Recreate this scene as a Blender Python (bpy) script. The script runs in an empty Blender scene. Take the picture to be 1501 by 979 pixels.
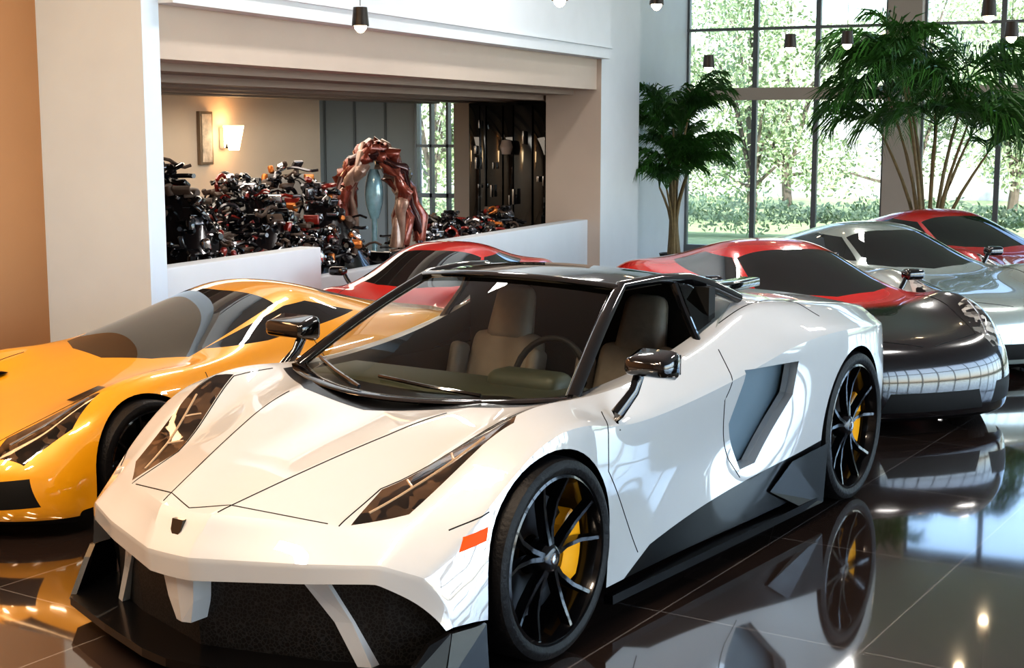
import bpy, bmesh, math, random
from mathutils import Vector, Matrix
random.seed(7)
S=bpy.context.scene
COL=S.collection
# ---------------------------------------------------------------- materials
MATS={}
def mat(name,col,rough=.5,metal=0,coat=0,emis=0,ecol=None,noise=0,nscale=8,bump=0,trans=0,spec=.5,cior=1.5):
    if name in MATS: return MATS[name]
    m=bpy.data.materials.new(name); m.use_nodes=True
    nt=m.node_tree; b=nt.nodes['Principled BSDF']
    c=(*col,1)
    b.inputs['Base Color'].default_value=c
    b.inputs['Roughness'].default_value=rough
    b.inputs['Metallic'].default_value=metal
    b.inputs['Coat Weight'].default_value=coat
    b.inputs['Coat Roughness'].default_value=.012
    b.inputs['Coat IOR'].default_value=cior
    b.inputs['Specular IOR Level'].default_value=spec
    if emis:
        b.inputs['Emission Color'].default_value=(*(ecol or col),1)
        b.inputs['Emission Strength'].default_value=emis
    tc=nt.nodes.new('ShaderNodeTexCoord')
    n=nt.nodes.new('ShaderNodeTexNoise'); n.inputs['Scale'].default_value=nscale; n.inputs['Detail'].default_value=5
    nt.links.new(tc.outputs['Object'],n.inputs['Vector'])
    mx=nt.nodes.new('ShaderNodeMix'); mx.data_type='RGBA'
    k=noise if noise else .04
    mx.inputs[6].default_value=(*[v*(1-k) for v in col],1)
    mx.inputs[7].default_value=(*[min(1,v*(1+k)) for v in col],1)
    nt.links.new(n.outputs['Fac'],mx.inputs[0])
    nt.links.new(mx.outputs[2],b.inputs['Base Color'])
    if bump:
        bp=nt.nodes.new('ShaderNodeBump'); bp.inputs['Strength'].default_value=bump
        bp.inputs['Distance'].default_value=.02
        nt.links.new(n.outputs['Fac'],bp.inputs['Height']); nt.links.new(bp.outputs['Normal'],b.inputs['Normal'])
    MATS[name]=m; return m
def glassmat(name,tint,ior=1.5):
    m=bpy.data.materials.new(name); m.use_nodes=True; nt=m.node_tree
    nt.nodes.clear()
    o=nt.nodes.new('ShaderNodeOutputMaterial')
    t=nt.nodes.new('ShaderNodeBsdfTransparent'); t.inputs[0].default_value=(*tint,1)
    g=nt.nodes.new('ShaderNodeBsdfGlossy'); g.inputs['Roughness'].default_value=0
    fr=nt.nodes.new('ShaderNodeFresnel'); fr.inputs[0].default_value=ior
    mx=nt.nodes.new('ShaderNodeMixShader')
    nt.links.new(fr.outputs[0],mx.inputs[0]); nt.links.new(t.outputs[0],mx.inputs[1]); nt.links.new(g.outputs[0],mx.inputs[2])
    nt.links.new(mx.outputs[0],o.inputs[0]); return m
M_white=mat('paint_white',(.56,.57,.58),.36,0,1,noise=.02,cior=2.35)
M_orange=mat('paint_golden_orange',(.90,.41,.008),.32,.1,1,cior=2.0)
M_red=mat('paint_red',(.66,.012,.006),.3,.1,1,cior=1.8)
M_silver=mat('paint_silver',(.40,.46,.43),.25,.4,1,cior=1.9)
M_dred=mat('paint_dark_red',(.42,.008,.010),.3,.2,1,cior=1.8)
M_black=mat('gloss_black',(.004,.004,.005),.08,0,1)
M_carbon=mat('carbon_black',(.003,.003,.0035),.28,0,.25,spec=.2)
M_rubber=mat('tire_rubber',(.005,.005,.006),.5,bump=.2,nscale=60,spec=.25)
M_rim=mat('rim_black',(.008,.008,.010),.2,.5,.6)
M_disc=mat('brake_disc',(.05,.05,.055),.35,.9)
M_yellow=mat('caliper_yellow',(.95,.42,.01),.35,0,.6,emis=.05)
M_chrome=mat('chrome',(.75,.75,.77),.12,1)
M_marker=mat('marker_orange',(.85,.08,.003),.5,0,0,emis=.18,spec=.15)
M_dark=mat('dark_interior',(.006,.006,.006),.6,spec=.3)
M_dash=mat('dash_olive',(.05,.056,.036),.5,noise=.2)
M_seat=mat('seat_leather',(.20,.17,.14),.5,noise=.15,bump=.1,nscale=30)
M_scoop=mat('scoop_grey',(.13,.185,.23),.35,0,.3)
M_dglass=mat('dark_glass',(.008,.010,.010),.02,0,.6,spec=.6)
M_glass=glassmat('windshield_glass',(.80,.83,.79),1.55)
M_winglass=glassmat('window_glass',(.97,.985,.985),1.4)
def headlightmat(nm,hi):
    m=mat(nm,(.02,.016,.014),.06,.2,1,spec=.8)
    nt=m.node_tree; b=nt.nodes['Principled BSDF']
    v=nt.nodes.new('ShaderNodeTexVoronoi'); v.inputs['Scale'].default_value=22
    tc=[n for n in nt.nodes if n.type=='TEX_COORD'][0]
    nt.links.new(tc.outputs['Object'],v.inputs['Vector'])
    r=nt.nodes.new('ShaderNodeValToRGB')
    r.color_ramp.elements[0].color=(.005,.004,.004,1); r.color_ramp.elements[0].position=.40
    r.color_ramp.elements[1].color=(*hi,1); r.color_ramp.elements[1].position=.85  # lens reflections painted into the colour ramp
    nt.links.new(v.outputs['Color'],r.inputs[0]); nt.links.new(r.outputs[0],b.inputs['Base Color'])
    return m
M_head=headlightmat('headlight_unit',(.12,.07,.04)); M_head2=headlightmat('headlight_lens',(.75,.72,.66))
def grillemat():
    m=mat('grille_mesh',(.015,.015,.016),.45)
    nt=m.node_tree; b=nt.nodes['Principled BSDF']
    v=nt.nodes.new('ShaderNodeTexVoronoi'); v.inputs['Scale'].default_value=70; v.feature='DISTANCE_TO_EDGE'
    tc=[n for n in nt.nodes if n.type=='TEX_COORD'][0]
    nt.links.new(tc.outputs['Object'],v.inputs['Vector'])
    r=nt.nodes.new('ShaderNodeValToRGB'); r.color_ramp.elements[0].color=(.03,.03,.032,1); r.color_ramp.elements[1].color=(.003,.003,.003,1)
    r.color_ramp.elements[1].position=.15
    nt.links.new(v.outputs[0],r.inputs[0]); nt.links.new(r.outputs[0],b.inputs['Base Color']); return m
M_grille=grillemat()
def twotone():
    m=mat('paint_red_black',(.5,.01,.01),.18,.1,1)
    nt=m.node_tree; b=nt.nodes['Principled BSDF']
    tc=[n for n in nt.nodes if n.type=='TEX_COORD'][0]
    s=nt.nodes.new('ShaderNodeSeparateXYZ'); nt.links.new(tc.outputs['Object'],s.inputs[0])
    r=nt.nodes.new('ShaderNodeMapRange'); r.inputs[1].default_value=-1.12; r.inputs[2].default_value=-1.0
    nt.links.new(s.outputs[0],r.inputs[0])
    mx=nt.nodes.new('ShaderNodeMix'); mx.data_type='RGBA'; mx.inputs[6].default_value=(.004,.002,.003,1); mx.inputs[7].default_value=(.66,.012,.008,1)
    nt.links.new(r.outputs[0],mx.inputs[0]); nt.links.new(mx.outputs[2],b.inputs['Base Color']); return m
M_two=twotone()
# ---------------------------------------------------------------- helpers
def finish(name,bm,mats,parent=None,smooth=None,loc=None,rot=None,recalc=True):
    if recalc: bmesh.ops.recalc_face_normals(bm,faces=bm.faces)
    me=bpy.data.meshes.new(name); bm.to_mesh(me); bm.free()
    for m in mats: me.materials.append(m)
    if smooth is not None:
        for p in me.polygons: p.use_smooth=True
        me.set_sharp_from_angle(angle=math.radians(smooth))
    o=bpy.data.objects.new(name,me); COL.objects.link(o)
    if parent: o.parent=parent
    if loc: o.location=loc
    if rot: o.rotation_euler=rot
    return o
def empty(name,loc,rz=0,s=1):
    e=bpy.data.objects.new(name,None); COL.objects.link(e); e.location=loc; e.rotation_euler=(0,0,rz); e.scale=(s,s,s); e.empty_display_size=.1
    return e
def box(bm,a,b,mi=0,bev=0,M=None,taper=None):
    r=bmesh.ops.create_cube(bm,size=1)
    vs=r['verts']
    c=[(a[i]+b[i])/2 for i in range(3)]; d=[abs(b[i]-a[i]) for i in range(3)]
    for v in vs:
        k=1
        if taper and v.co.z>0: k=taper
        v.co=Vector((c[0]+v.co.x*d[0]*k,c[1]+v.co.y*d[1]*k,c[2]+v.co.z*d[2]))
    fs=set(f for v in vs for f in v.link_faces)
    for f in fs: f.material_index=mi
    if bev:
        es=list(set(e for v in vs for e in v.link_edges))
        r2=bmesh.ops.bevel(bm,geom=es,offset=bev,segments=3,affect='EDGES',profile=.5)
        vs=list(set(v for f in r2['faces'] for v in f.verts)|set(v for v in vs if v.is_valid))
        for f in r2['faces']: f.material_index=mi
        vs=list(set(v2 for v in vs if v.is_valid for f in v.link_faces for v2 in f.verts))
    if M:
        for v in vs: v.co=M@v.co
    return vs
def boxobj(name,a,b,m,bev=0,parent=None):
    bm=bmesh.new(); box(bm,a,b,0,bev); return finish(name,bm,[m],parent,smooth=30 if bev else None)
def lathe(bm,prof,seg,mi,axis='y',cx=0,cz=0,cy=0,M=None):
    rings=[]
    for p,r in prof:
        ring=[]
        for k in range(seg):
            a=2*math.pi*k/seg
            if axis=='y': co=Vector((cx+r*math.cos(a),cy+p,cz+r*math.sin(a)))
            else: co=Vector((cx+r*math.cos(a),cy+r*math.sin(a),cz+p))
            if M: co=M@co
            ring.append(bm.verts.new(co))
        rings.append(ring)
    for i in range(len(rings)-1):
        for k in range(seg):
            k2=(k+1)%seg
            f=bm.faces.new((rings[i][k],rings[i][k2],rings[i+1][k2],rings[i+1][k])); f.material_index=mi
    return rings
def tube(bm,pts,rad,mi=0,seg=6,sc=(1,1)):
    pts=[Vector(p) for p in pts]
    rads=rad if isinstance(rad,(list,tuple)) else [rad]*len(pts)
    prev=None;first=None
    for i,p in enumerate(pts):
        t=(pts[min(i+1,len(pts)-1)]-pts[max(i-1,0)]).normalized()
        up=Vector((0,0,1)) if abs(t.z)<.95 else Vector((1,0,0))
        a=t.cross(up).normalized(); b=a.cross(t).normalized()
        ring=[bm.verts.new(p+(a*math.cos(2*math.pi*k/seg)*sc[0]+b*math.sin(2*math.pi*k/seg)*sc[1])*rads[i]) for k in range(seg)]
        if prev:
            for k in range(seg):
                f=bm.faces.new((prev[k],prev[(k+1)%seg],ring[(k+1)%seg],ring[k])); f.material_index=mi
        else: first=ring
        prev=ring
    for r in (first,prev):
        try: f=bm.faces.new(r); f.material_index=mi
        except: pass
def gridbody(rows,creases_c,creases_r,level=3):
    bm=bmesh.new(); R=len(rows); J=len(rows[0])
    V=[]
    for r in rows:
        line=[bm.verts.new((p[0],-p[1],p[2])) for p in r[:0:-1]]+[bm.verts.new(p) for p in r]
        V.append(line)
    W=2*J-1
    for i in range(R-1):
        for j in range(W-1):
            bm.faces.new((V[i][j],V[i+1][j],V[i+1][j+1],V[i][j+1]))
    cl=bm.edges.layers.float.new('crease_edge')
    def cr(a,b,v):
        e=bm.edges.get((a,b))
        if e: e[cl]=v
    for c,(v,i0,i1) in creases_c.items():
        for i in range(max(0,i0),min(R-1,i1)):
            cr(V[i][J-1+c],V[i+1][J-1+c],v); cr(V[i][J-1-c],V[i+1][J-1-c],v)
    for r,v in creases_r.items():
        for j in range(W-1): cr(V[r][j],V[r][j+1],v)
    bmesh.ops.recalc_face_normals(bm,faces=bm.faces)
    me=bpy.data.meshes.new('tmp'); bm.to_mesh(me); bm.free()
    o=bpy.data.objects.new('tmp',me); COL.objects.link(o)
    md=o.modifiers.new('s','SUBSURF'); md.levels=level; md.render_levels=level
    bpy.context.view_layer.update()
    dg=bpy.context.evaluated_depsgraph_get()
    me2=bpy.data.meshes.new_from_object(o.evaluated_get(dg))
    bpy.data.objects.remove(o); bpy.data.meshes.remove(me)
    bm=bmesh.new(); bm.from_mesh(me2); bpy.data.meshes.remove(me2)
    return bm
AX={'z':(0,1),'y':(0,2),'x':(1,2)}
def cut(bm,poly,axis,cond,mi=None):
    a,b=AX[axis]
    xs=[p[0] for p in poly]; ys=[p[1] for p in poly]
    lo=(min(xs),min(ys)); hi=(max(xs),max(ys))
    def near(f):
        fx=[v.co[a] for v in f.verts]; fy=[v.co[b] for v in f.verts]
        return max(fx)>=lo[0]-1e-4 and min(fx)<=hi[0]+1e-4 and max(fy)>=lo[1]-1e-4 and min(fy)<=hi[1]+1e-4 and cond(f.calc_center_median())
    n=len(poly)
    for i in range(n):
        p=poly[i]; q=poly[(i+1)%n]
        co=[0,0,0]; co[a]=p[0]; co[b]=p[1]
        no=[0,0,0]; no[a]=q[1]-p[1]; no[b]=-(q[0]-p[0])
        fs=[f for f in bm.faces if near(f)]
        es=set(e for f in fs for e in f.edges); vs=set(v for f in fs for v in f.verts)
        bmesh.ops.bisect_plane(bm,geom=list(vs)+list(es)+fs,plane_co=co,plane_no=Vector(no).normalized(),dist=1e-5)
    area=sum(poly[i][0]*poly[(i+1)%n][1]-poly[(i+1)%n][0]*poly[i][1] for i in range(n))
    sg=1 if area>0 else -1
    def inside(c):
        for i in range(n):
            p=poly[i]; q=poly[(i+1)%n]
            if sg*((q[0]-p[0])*(c[b]-p[1])-(q[1]-p[1])*(c[a]-p[0]))<-1e-6: return False
        return True
    fs=[f for f in bm.faces if near(f) and inside(f.calc_center_median())]
    if mi is not None:
        for f in fs: f.material_index=mi
        return fs
    fset=set(fs); eds=[e for e in set(e for f in fs for e in f.edges) if any(g not in fset for g in e.link_faces)]
    bmesh.ops.delete(bm,geom=fs,context='FACES')
    return [e for e in eds if e.is_valid]
def mirp(poly): return [(p[0],-p[1]) for p in poly]
def mirx(poly): return [(-p[0],p[1]) for p in poly]
def lip(bm,eds,fn,mi,steps=1):
    for s in range(steps):
        r=bmesh.ops.extrude_edge_only(bm,edges=eds)
        vs=[g for g in r['geom'] if isinstance(g,bmesh.types.BMVert)]
        for v in vs: v.co=fn(v.co.copy(),s)
        for g in r['geom']:
            if isinstance(g,bmesh.types.BMFace): g.material_index=mi
        eds=[g for g in r['geom'] if isinstance(g,bmesh.types.BMEdge) and len(g.link_faces)==1 and all(v in vs for v in g.verts)]
    return eds
def arch(cx,cz,R,n=26):
    return [(cx+R*math.cos(math.pi*k/n),cz+R*math.sin(math.pi*k/n)) for k in range(n+1)]+[(cx-R,-.1),(cx+R,-.1)]
from mathutils.bvhtree import BVHTree
def seam(bm_bvh,pts,axis,out,n=14):
    a,b=AX[axis]; k={'z':2,'y':1,'x':0}[axis]
    res=[]
    for i in range(len(pts)-1):
        for s in range(n):
            t=s/n
            p=[0,0,0]; p[a]=pts[i][0]*(1-t)+pts[i+1][0]*t; p[b]=pts[i][1]*(1-t)+pts[i+1][1]*t
            p[k]=3*out; d=[0,0,0]; d[k]=-out
            h=bm_bvh.ray_cast(Vector(p),Vector(d))
            if h[0]: res.append(h[0])
    return res
# ---------------------------------------------------------------- wheel
def wheel_mesh(R,W):
    bm=bmesh.new(); rr=R*.82
    T=[(.035,rr-.004),(.008,rr+.008),(0,rr+.025),(0,R-.028),(.010,R-.010),(.035,R),(W-.04,R),(W-.012,R-.012),(W,R-.035),(W,rr+.02),(W-.03,rr-.004)]
    lathe(bm,T,64,0)
    lathe(bm,[(.035,rr+.0),(.012,rr+.004),(.008,rr-.006),(.03,rr-.014),(.10,rr-.026),(W-.03,rr-.03)],64,1)
    lathe(bm,[(.03,.0001),(.024,.03),(.03,.045),(.05,.06),(.10,.065)],24,1)
    lathe(bm,[(.020,.0001),(.021,.018),(.028,.022)],20,4)
    lathe(bm,[(.13,.07),(.125,.09),(.125,rr*.74),(.15,rr*.74),(.15,.07)],48,2)
    for i in range(5):
        for sgn in (-1,1):
            a0=2*math.pi*i/5+math.pi/2+sgn*.10; a1=2*math.pi*i/5+math.pi/2+sgn*.27
            prev=None
            for t in (0,.3,.65,1):
                r=.04+(rr-.05)*t; a=a0+(a1-a0)*t; w=.011+.004*(1-t)
                yy=.035+.018*math.sin(t*math.pi)-.018*t
                c=Vector((r*math.cos(a),yy,r*math.sin(a))); tn=Vector((-math.sin(a),0,math.cos(a)))
                ring=[bm.verts.new(c-tn*w*.6),bm.verts.new(c+tn*w*.6),bm.verts.new(c+tn*w+Vector((0,.035,0))),bm.verts.new(c-tn*w+Vector((0,.035,0)))]
                if prev:
                    for k in range(4):
                        f=bm.faces.new((prev[k],prev[(k+1)%4],ring[(k+1)%4],ring[k])); f.material_index=1
                prev=ring
    r0,r1=rr*.50,rr*.88
    N=8; rings=[]
    for k in range(N+1):
        a=-.58+1.16*k/N-.05
        q=.0 if 0<k<N else .012
        rings.append([bm.verts.new((r*math.cos(a),y,r*math.sin(a))) for r,y in ((r0+q,.082+q),(r1-q,.082+q),(r1-q,.17),(r0+q,.17))])
    for k in range(N):
        for j in range(4):
            f=bm.faces.new((rings[k][j],rings[k][(j+1)%4],rings[k+1][(j+1)%4],rings[k+1][j])); f.material_index=3
    for r in (rings[0],rings[-1]):
        f=bm.faces.new(r); f.material_index=3
    bmesh.ops.recalc_face_normals(bm,faces=bm.faces)
    return bm
def add_wheel(parent,name,x,y,R,W,side,cal=None):
    bm=wheel_mesh(R,W)
    for v in bm.verts:
        yy=v.co.y
        v.co=Vector((v.co.x, -abs(y)+yy if side<0 else abs(y)-yy, v.co.z+R))
        v.co.x+=x
    if side>0: bmesh.ops.reverse_faces(bm,faces=bm.faces)
    finish(name,bm,[M_rubber,M_rim,M_disc,cal or M_dark,M_chrome],parent,smooth=35,recalc=False)
def liner(bm,cx,cz,R,y0,y1,mi):
    for s in (-1,1):
        rings=[]
        for y in (y0,y1):
            rings.append([bm.verts.new((cx+R*math.cos(math.pi*k/20),s*y,cz+R*math.sin(math.pi*k/20))) for k in range(21)])
        for k in range(20):
            f=bm.faces.new((rings[0][k],rings[0][k+1],rings[1][k+1],rings[1][k])); f.material_index=mi
        f=bm.faces.new(rings[0]); f.material_index=mi
# ---------------------------------------------------------------- hero car
def hero_car(loc,rz):
    E=empty('sports_car',loc,rz)
    A=[
    [(-.86,0,.395),(-.86,.10,.395),(-.73,.43,.41),(-.62,.64,.43),(-.56,.75,.375),(-.53,.79,.33),(-.51,.82,.29),(-.50,.83,.265)],
    [(-.94,0,.378),(-.935,.10,.381),(-.80,.45,.398),(-.69,.68,.41),(-.625,.77,.36),(-.59,.815,.315),(-.57,.845,.28),(-.56,.86,.255)],
    [(-.95,0,.46),(-.945,.10,.46),(-.80,.46,.465),(-.68,.69,.47),(-.60,.80,.43),(-.56,.845,.375),(-.54,.865,.31),(-.53,.87,.26)],
    [(-.87,0,.585),(-.86,.12,.592),(-.67,.48,.570),(-.55,.70,.55),(-.48,.84,.505),(-.46,.885,.42),(-.45,.895,.34),(-.45,.895,.26)],
    [(-.52,0,.665),(-.52,.22,.692),(-.42,.52,.64),(-.35,.72,.68),(-.32,.88,.63),(-.32,.915,.48),(-.32,.915,.34),(-.32,.91,.24)],
    [(-.2,0,.72),(-.2,.32,.772),(-.15,.56,.735),(-.12,.74,.825),(-.12,.90,.765),(-.12,.935,.55),(-.12,.93,.34),(-.12,.93,.20)],
    [(.0,0,.755),(.0,.38,.808),(.03,.59,.785),(.05,.75,.87),(.05,.91,.81),(.05,.945,.58),(.05,.94,.34),(.05,.93,.18)],
    [(.2,0,.785),(.22,.45,.825),(.25,.62,.815),(.27,.75,.865),(.27,.90,.80),(.27,.93,.56),(.27,.92,.30),(.27,.91,.16)],
    [(.55,0,.835),(.55,.45,.84),(.55,.66,.84),(.55,.74,.835),(.55,.865,.72),(.55,.885,.52),(.55,.865,.26),(.55,.86,.13)],
    [(1.1,0,.85),(1.1,.45,.85),(1.1,.67,.875),(1.1,.745,.87),(1.1,.865,.74),(1.1,.80,.47),(1.1,.83,.28),(1.1,.85,.12)],
    [(1.6,0,1.0),(1.6,.45,.99),(1.6,.67,.985),(1.6,.74,.955),(1.6,.895,.80),(1.6,.82,.50),(1.6,.86,.32),(1.6,.88,.12)],
    [(1.95,0,1.12),(1.95,.35,1.11),(1.95,.60,1.10),(1.95,.70,1.07),(2.0,.92,.87),(2.0,.925,.60),(2.0,.92,.36),(2.0,.91,.13)],
    [(2.4,0,1.08),(2.4,.33,1.07),(2.4,.60,1.03),(2.4,.77,1.01),(2.4,.95,.89),(2.4,.965,.66),(2.4,.95,.38),(2.4,.93,.15)],
    [(2.8,0,1.03),(2.8,.32,1.02),(2.8,.58,.99),(2.8,.77,.975),(2.8,.95,.87),(2.8,.965,.64),(2.8,.95,.38),(2.8,.93,.2)],
    [(3.15,0,.98),(3.15,.32,.97),(3.15,.54,.95),(3.15,.74,.935),(3.15,.90,.83),(3.15,.92,.60),(3.15,.92,.38),(3.15,.90,.24)],
    [(3.42,0,.95),(3.42,.32,.94),(3.40,.5,.92),(3.38,.70,.90),(3.33,.84,.82),(3.30,.87,.62),(3.28,.87,.40),(3.25,.86,.28)],
    [(3.40,0,.55),(3.40,.32,.55),(3.38,.5,.55),(3.36,.68,.55),(3.30,.80,.52),(3.27,.82,.48),(3.25,.82,.38),(3.22,.82,.28)]]
    bm=gridbody(A,{1:(1,1,8),2:(.5,1,6),3:(.8,1,16),4:(.75,2,16),5:(.3,7,11),7:(1,0,17)},{0:1,1:1,2:.85,3:.85,15:.9},3)
    side=lambda c:abs(c.y)>.55
    for cx,cz,R in ((0,.36,.388),(2.7,.375,.405)):
        eds=cut(bm,arch(cx,cz,R),'y',side)
        lip(bm,eds,lambda c,s:Vector((c.x,c.y-(.07 if c.y>0 else -.07),c.z)),1)
    eds=cut(bm,[(1.56,.81),(2.04,.79),(2.00,.64),(1.70,.37),(1.58,.36),(1.49,.58)],'y',side)
    def sc(c,s):
        g=1 if c.y>0 else -1
        return Vector((c.x+(.03 if s==0 else 0),c.y-g*(.05 if s==0 else .03),c.z))
    lip(bm,eds,sc,0,2)
    sk=[(.30,-.05),(.36,.07),(.78,.215),(1.89,.335),(2.45,.39),(2.45,-.05)]
    cut(bm,sk,'y',side,1)
    hl=[(-.635,.53),(-.44,.50),(.07,.715),(-.04,.765),(-.34,.70),(-.50,.665)]
    for p in (hl,mirp(hl)): cut(bm,p,'z',lambda c:c.z>.4,2)
    cut(bm,[(-.475,.49),(-.372,.512),(-.355,.555),(-.445,.535)],'y',side,3)
    cw=[(.055,0),(.62,0),(.62,.675),(.33,.685),(.13,.38)]
    for p in (cw,mirp(cw)): cut(bm,p,'z',lambda c:c.z>.6,1)
    ec=[(1.9,0),(3.3,0),(3.3,.40),(2.5,.50),(1.9,.54)]
    for p in (ec,mirp(ec)): cut(bm,p,'z',lambda c:c.z>.6,1)
    eds=cut(bm,[(.44,-.60),(.44,.60),(.60,.665),(1.66,.665),(1.66,-.665),(.60,-.665)],'z',lambda c:c.z>.6)
    lip(bm,eds,lambda c,s:Vector((c.x,c.y*(.985),c.z-.12)),4)
    bvh=BVHTree.FromBMesh(bm)
    finish('body_shell',bm,[M_white,M_carbon,M_head,M_marker,M_dark],E,smooth=20,recalc=True)
    bm=bmesh.new()
    for sg in (-1,1):
        for pts,ax,out in (([(-.845,0),(-.66,sg*.50)],'z',1),([(-.66,sg*.50),(-.44,sg*.495),(.06,sg*.705),(.30,sg*.70)],'z',1),
            ([(-.84,sg*.13),(-.52,sg*.23),(-.2,sg*.33),(.08,sg*.40)],'z',1),
            ([(.40,.76),(.37,.60),(.56,.36),(.68,.20)],'y',sg),([(.40,.76),(.47,.80)],'y',sg),([(1.50,.9),(1.40,.70),(1.50,.42),(1.58,.32)],'y',sg),
            ([(-.34,.60),(-.47,.55)],'y',sg),([(1.66,sg*.70),(2.35,sg*.70),(2.45,sg*.86)],'z',1)):
            P=seam(bvh,pts,ax,out)
            if len(P)>2: tube(bm,P,.0025,0,5)
    finish('shut_lines',bm,[M_dark],E)
    bm=bmesh.new()
    h=bvh.ray_cast(Vector((-2,0,.535)),Vector((1,0,0)))
    c=h[0]
    vs=[bm.verts.new(c+Vector((-.006+z*.3,y*.9,z))) for y,z in ((-.028,.03),(.028,.03),(.026,-.005),(0,-.038),(-.026,-.005))]
    f=bm.faces.new(vs); r=bmesh.ops.extrude_face_region(bm,geom=[f])
    for v in r['geom']:
        if isinstance(v,bmesh.types.BMVert): v.co.x+=.025
    finish('badge',bm,[M_black],E)
    bm=bmesh.new()
    for s in (-1,1):
        p=[(1.50,.80,.86),(2.10,.835,.86),(2.10,.80,.30),(1.50,.76,.30)]
        f=bm.faces.new([bm.verts.new((a,s*b,c)) for a,b,c in p]); f.material_index=0
    box(bm,(-.45,-.60,.13),(3.2,.60,.17),1)
    box(bm,(-.42,-.5,.17),(-.38,.5,.5),1)
    liner(bm,0,.36,.385,.67,.84,1); liner(bm,2.7,.375,.42,.60,.87,1)
    box(bm,(3.2,-.8,.25),(3.3,.8,.6),1)
    finish('underbody',bm,[M_scoop,M_dark],E)
    bm=bmesh.new()
    for a,b in (((.42,-.665,.22),(1.70,.665,.25)),((.42,-.67,.22),(.46,.67,.80)),((1.64,-.66,.22),(1.70,.66,1.15)),((.42,.655,.22),(1.70,.67,.80)),((.42,-.67,.22),(1.70,-.655,.80))):
        box(bm,a,b,0)
    box(bm,(.60,-.13,.25),(1.66,.13,.56),0,.03)
    finish('cabin_tub',bm,[M_dark],E)
    bm=bmesh.new()
    box(bm,(.34,-.64,.70),(.74,.64,.835),0,.05)
    box(bm,(.55,-.55,.75),(.72,-.20,.89),0,.05)
    finish('dashboard',bm,[M_dash],E,smooth=50)
    bm=bmesh.new()
    r=.17; pts=[(.80+.05*math.sin(a),-.36+r*math.cos(a),.83+r*.95*math.sin(a)) for a in [2*math.pi*k/28 for k in range(29)]]
    tube(bm,pts,.014,0,8); tube(bm,[(.80,-.52,.83),(.78,-.36,.82),(.80,-.20,.83)],.014); tube(bm,[(.78,-.36,.82),(.60,-.36,.76)],.03)
    finish('steering_wheel',bm,[M_dark],E,smooth=50)
    for k,y in enumerate((-.36,.36)):
        bm=bmesh.new()
        box(bm,(.95,y-.25,.30),(1.45,y+.25,.44),0,.05)
        Mt=Matrix.Translation((1.42,y,.40))@Matrix.Rotation(math.radians(16),4,'Y')
        box(bm,(-.06,-.24,0),(.07,.24,.50),0,.05,Mt,.80)
        box(bm,(-.05,-.13,.44),(.06,.13,.73),0,.05,Mt,.8)
        box(bm,(-.13,-.26,.02),(-.02,-.19,.42),0,.03,Mt); box(bm,(-.13,.19,.02),(-.02,.26,.42),0,.03,Mt)
        finish('seat_%d'%(k+1),bm,[M_seat],E,smooth=50)
    def ws(u,v,off=0):
        b=Vector((.17+.27*v*v,.70*v,.812+.026*v*v)); t=Vector((1.05+.07*v*v,.505*v,1.222-.03*v*v))
        p=b.lerp(t,u); p.z+=.018*math.sin(math.pi*u)+off; return p
    bm=bmesh.new(); NU,NV=14,20
    g=[[bm.verts.new(ws(i/NU,-1+2*j/NV)) for j in range(NV+1)] for i in range(NU+1)]
    for i in range(NU):
        for j in range(NV): bm.faces.new((g[i][j],g[i+1][j],g[i+1][j+1],g[i][j+1]))
    finish('windshield',bm,[M_glass],E,smooth=60)
    bm=bmesh.new()
    for s in (-1,1):
        tube(bm,[ws(u/8,s) for u in range(9)]+[(1.4,s*.53,1.20),(1.62,s*.555,1.185),(1.78,s*.60,1.14),(1.93,s*.66,1.075)],[.028]*9+[.030,.035,.04,.03],0,10,(1.1,.8))
        tube(bm,[(1.50,s*.55,1.19),(1.50,s*.60,1.08),(1.46,s*.70,.93)],.018,0,8)
    tube(bm,[ws(.985,-1+j/10) for j in range(21)],.028,0,8,(1.6,.6))
    tube(bm,[ws(.0,-1+j/10,.0) for j in range(21)],.022,0,8,(1.8,.5))
    for y0,y1 in ((-.40,.10),(.14,.58)):
        tube(bm,[ws(.01,y0/.7,.02),ws(.06,(y0*.5+y1*.5)/.7,.022),ws(.10,y1/.7,.014)],.008,0,6)
    xs=[1.05,1.25,1.5,1.7,1.9,2.05]; zs=[1.222,1.240,1.235,1.21,1.16,1.115]; hs=[.49,.515,.535,.56,.52,.46]
    g=[]
    for x,z,h in zip(xs,zs,hs):
        g.append([bm.verts.new((x+.06*(t/5.)**2*(1 if x<1.2 else 0),h*t/5,z-.035*(t/5.)**2)) for t in range(-5,6)])
    for i in range(len(g)-1):
        for j in range(10): bm.faces.new((g[i][j],g[i+1][j],g[i+1][j+1],g[i][j+1]))
    for k in range(5):
        x=2.1+.2*k
        box(bm,(x,-.36,1.09-.035*k),(x+.13,.36,1.115-.035*k),0,.008)
    for s in (-1,1):
        box(bm,(2.02,s*.46-.05,1.07),(2.50,s*.46+.05,1.115),0,.012)
    finish('roof_frame',bm,[M_black],E,smooth=40)
    bm=bmesh.new()
    for s in (-1,1):
        bm.faces.new([bm.verts.new(p) for p in ((1.52,s*.57,1.175),(1.75,s*.595,1.14),(1.90,s*.655,1.08),(1.62,s*.71,.98),(1.49,s*.70,.93))])
    finish('quarter_glass',bm,[M_glass],E)
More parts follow.
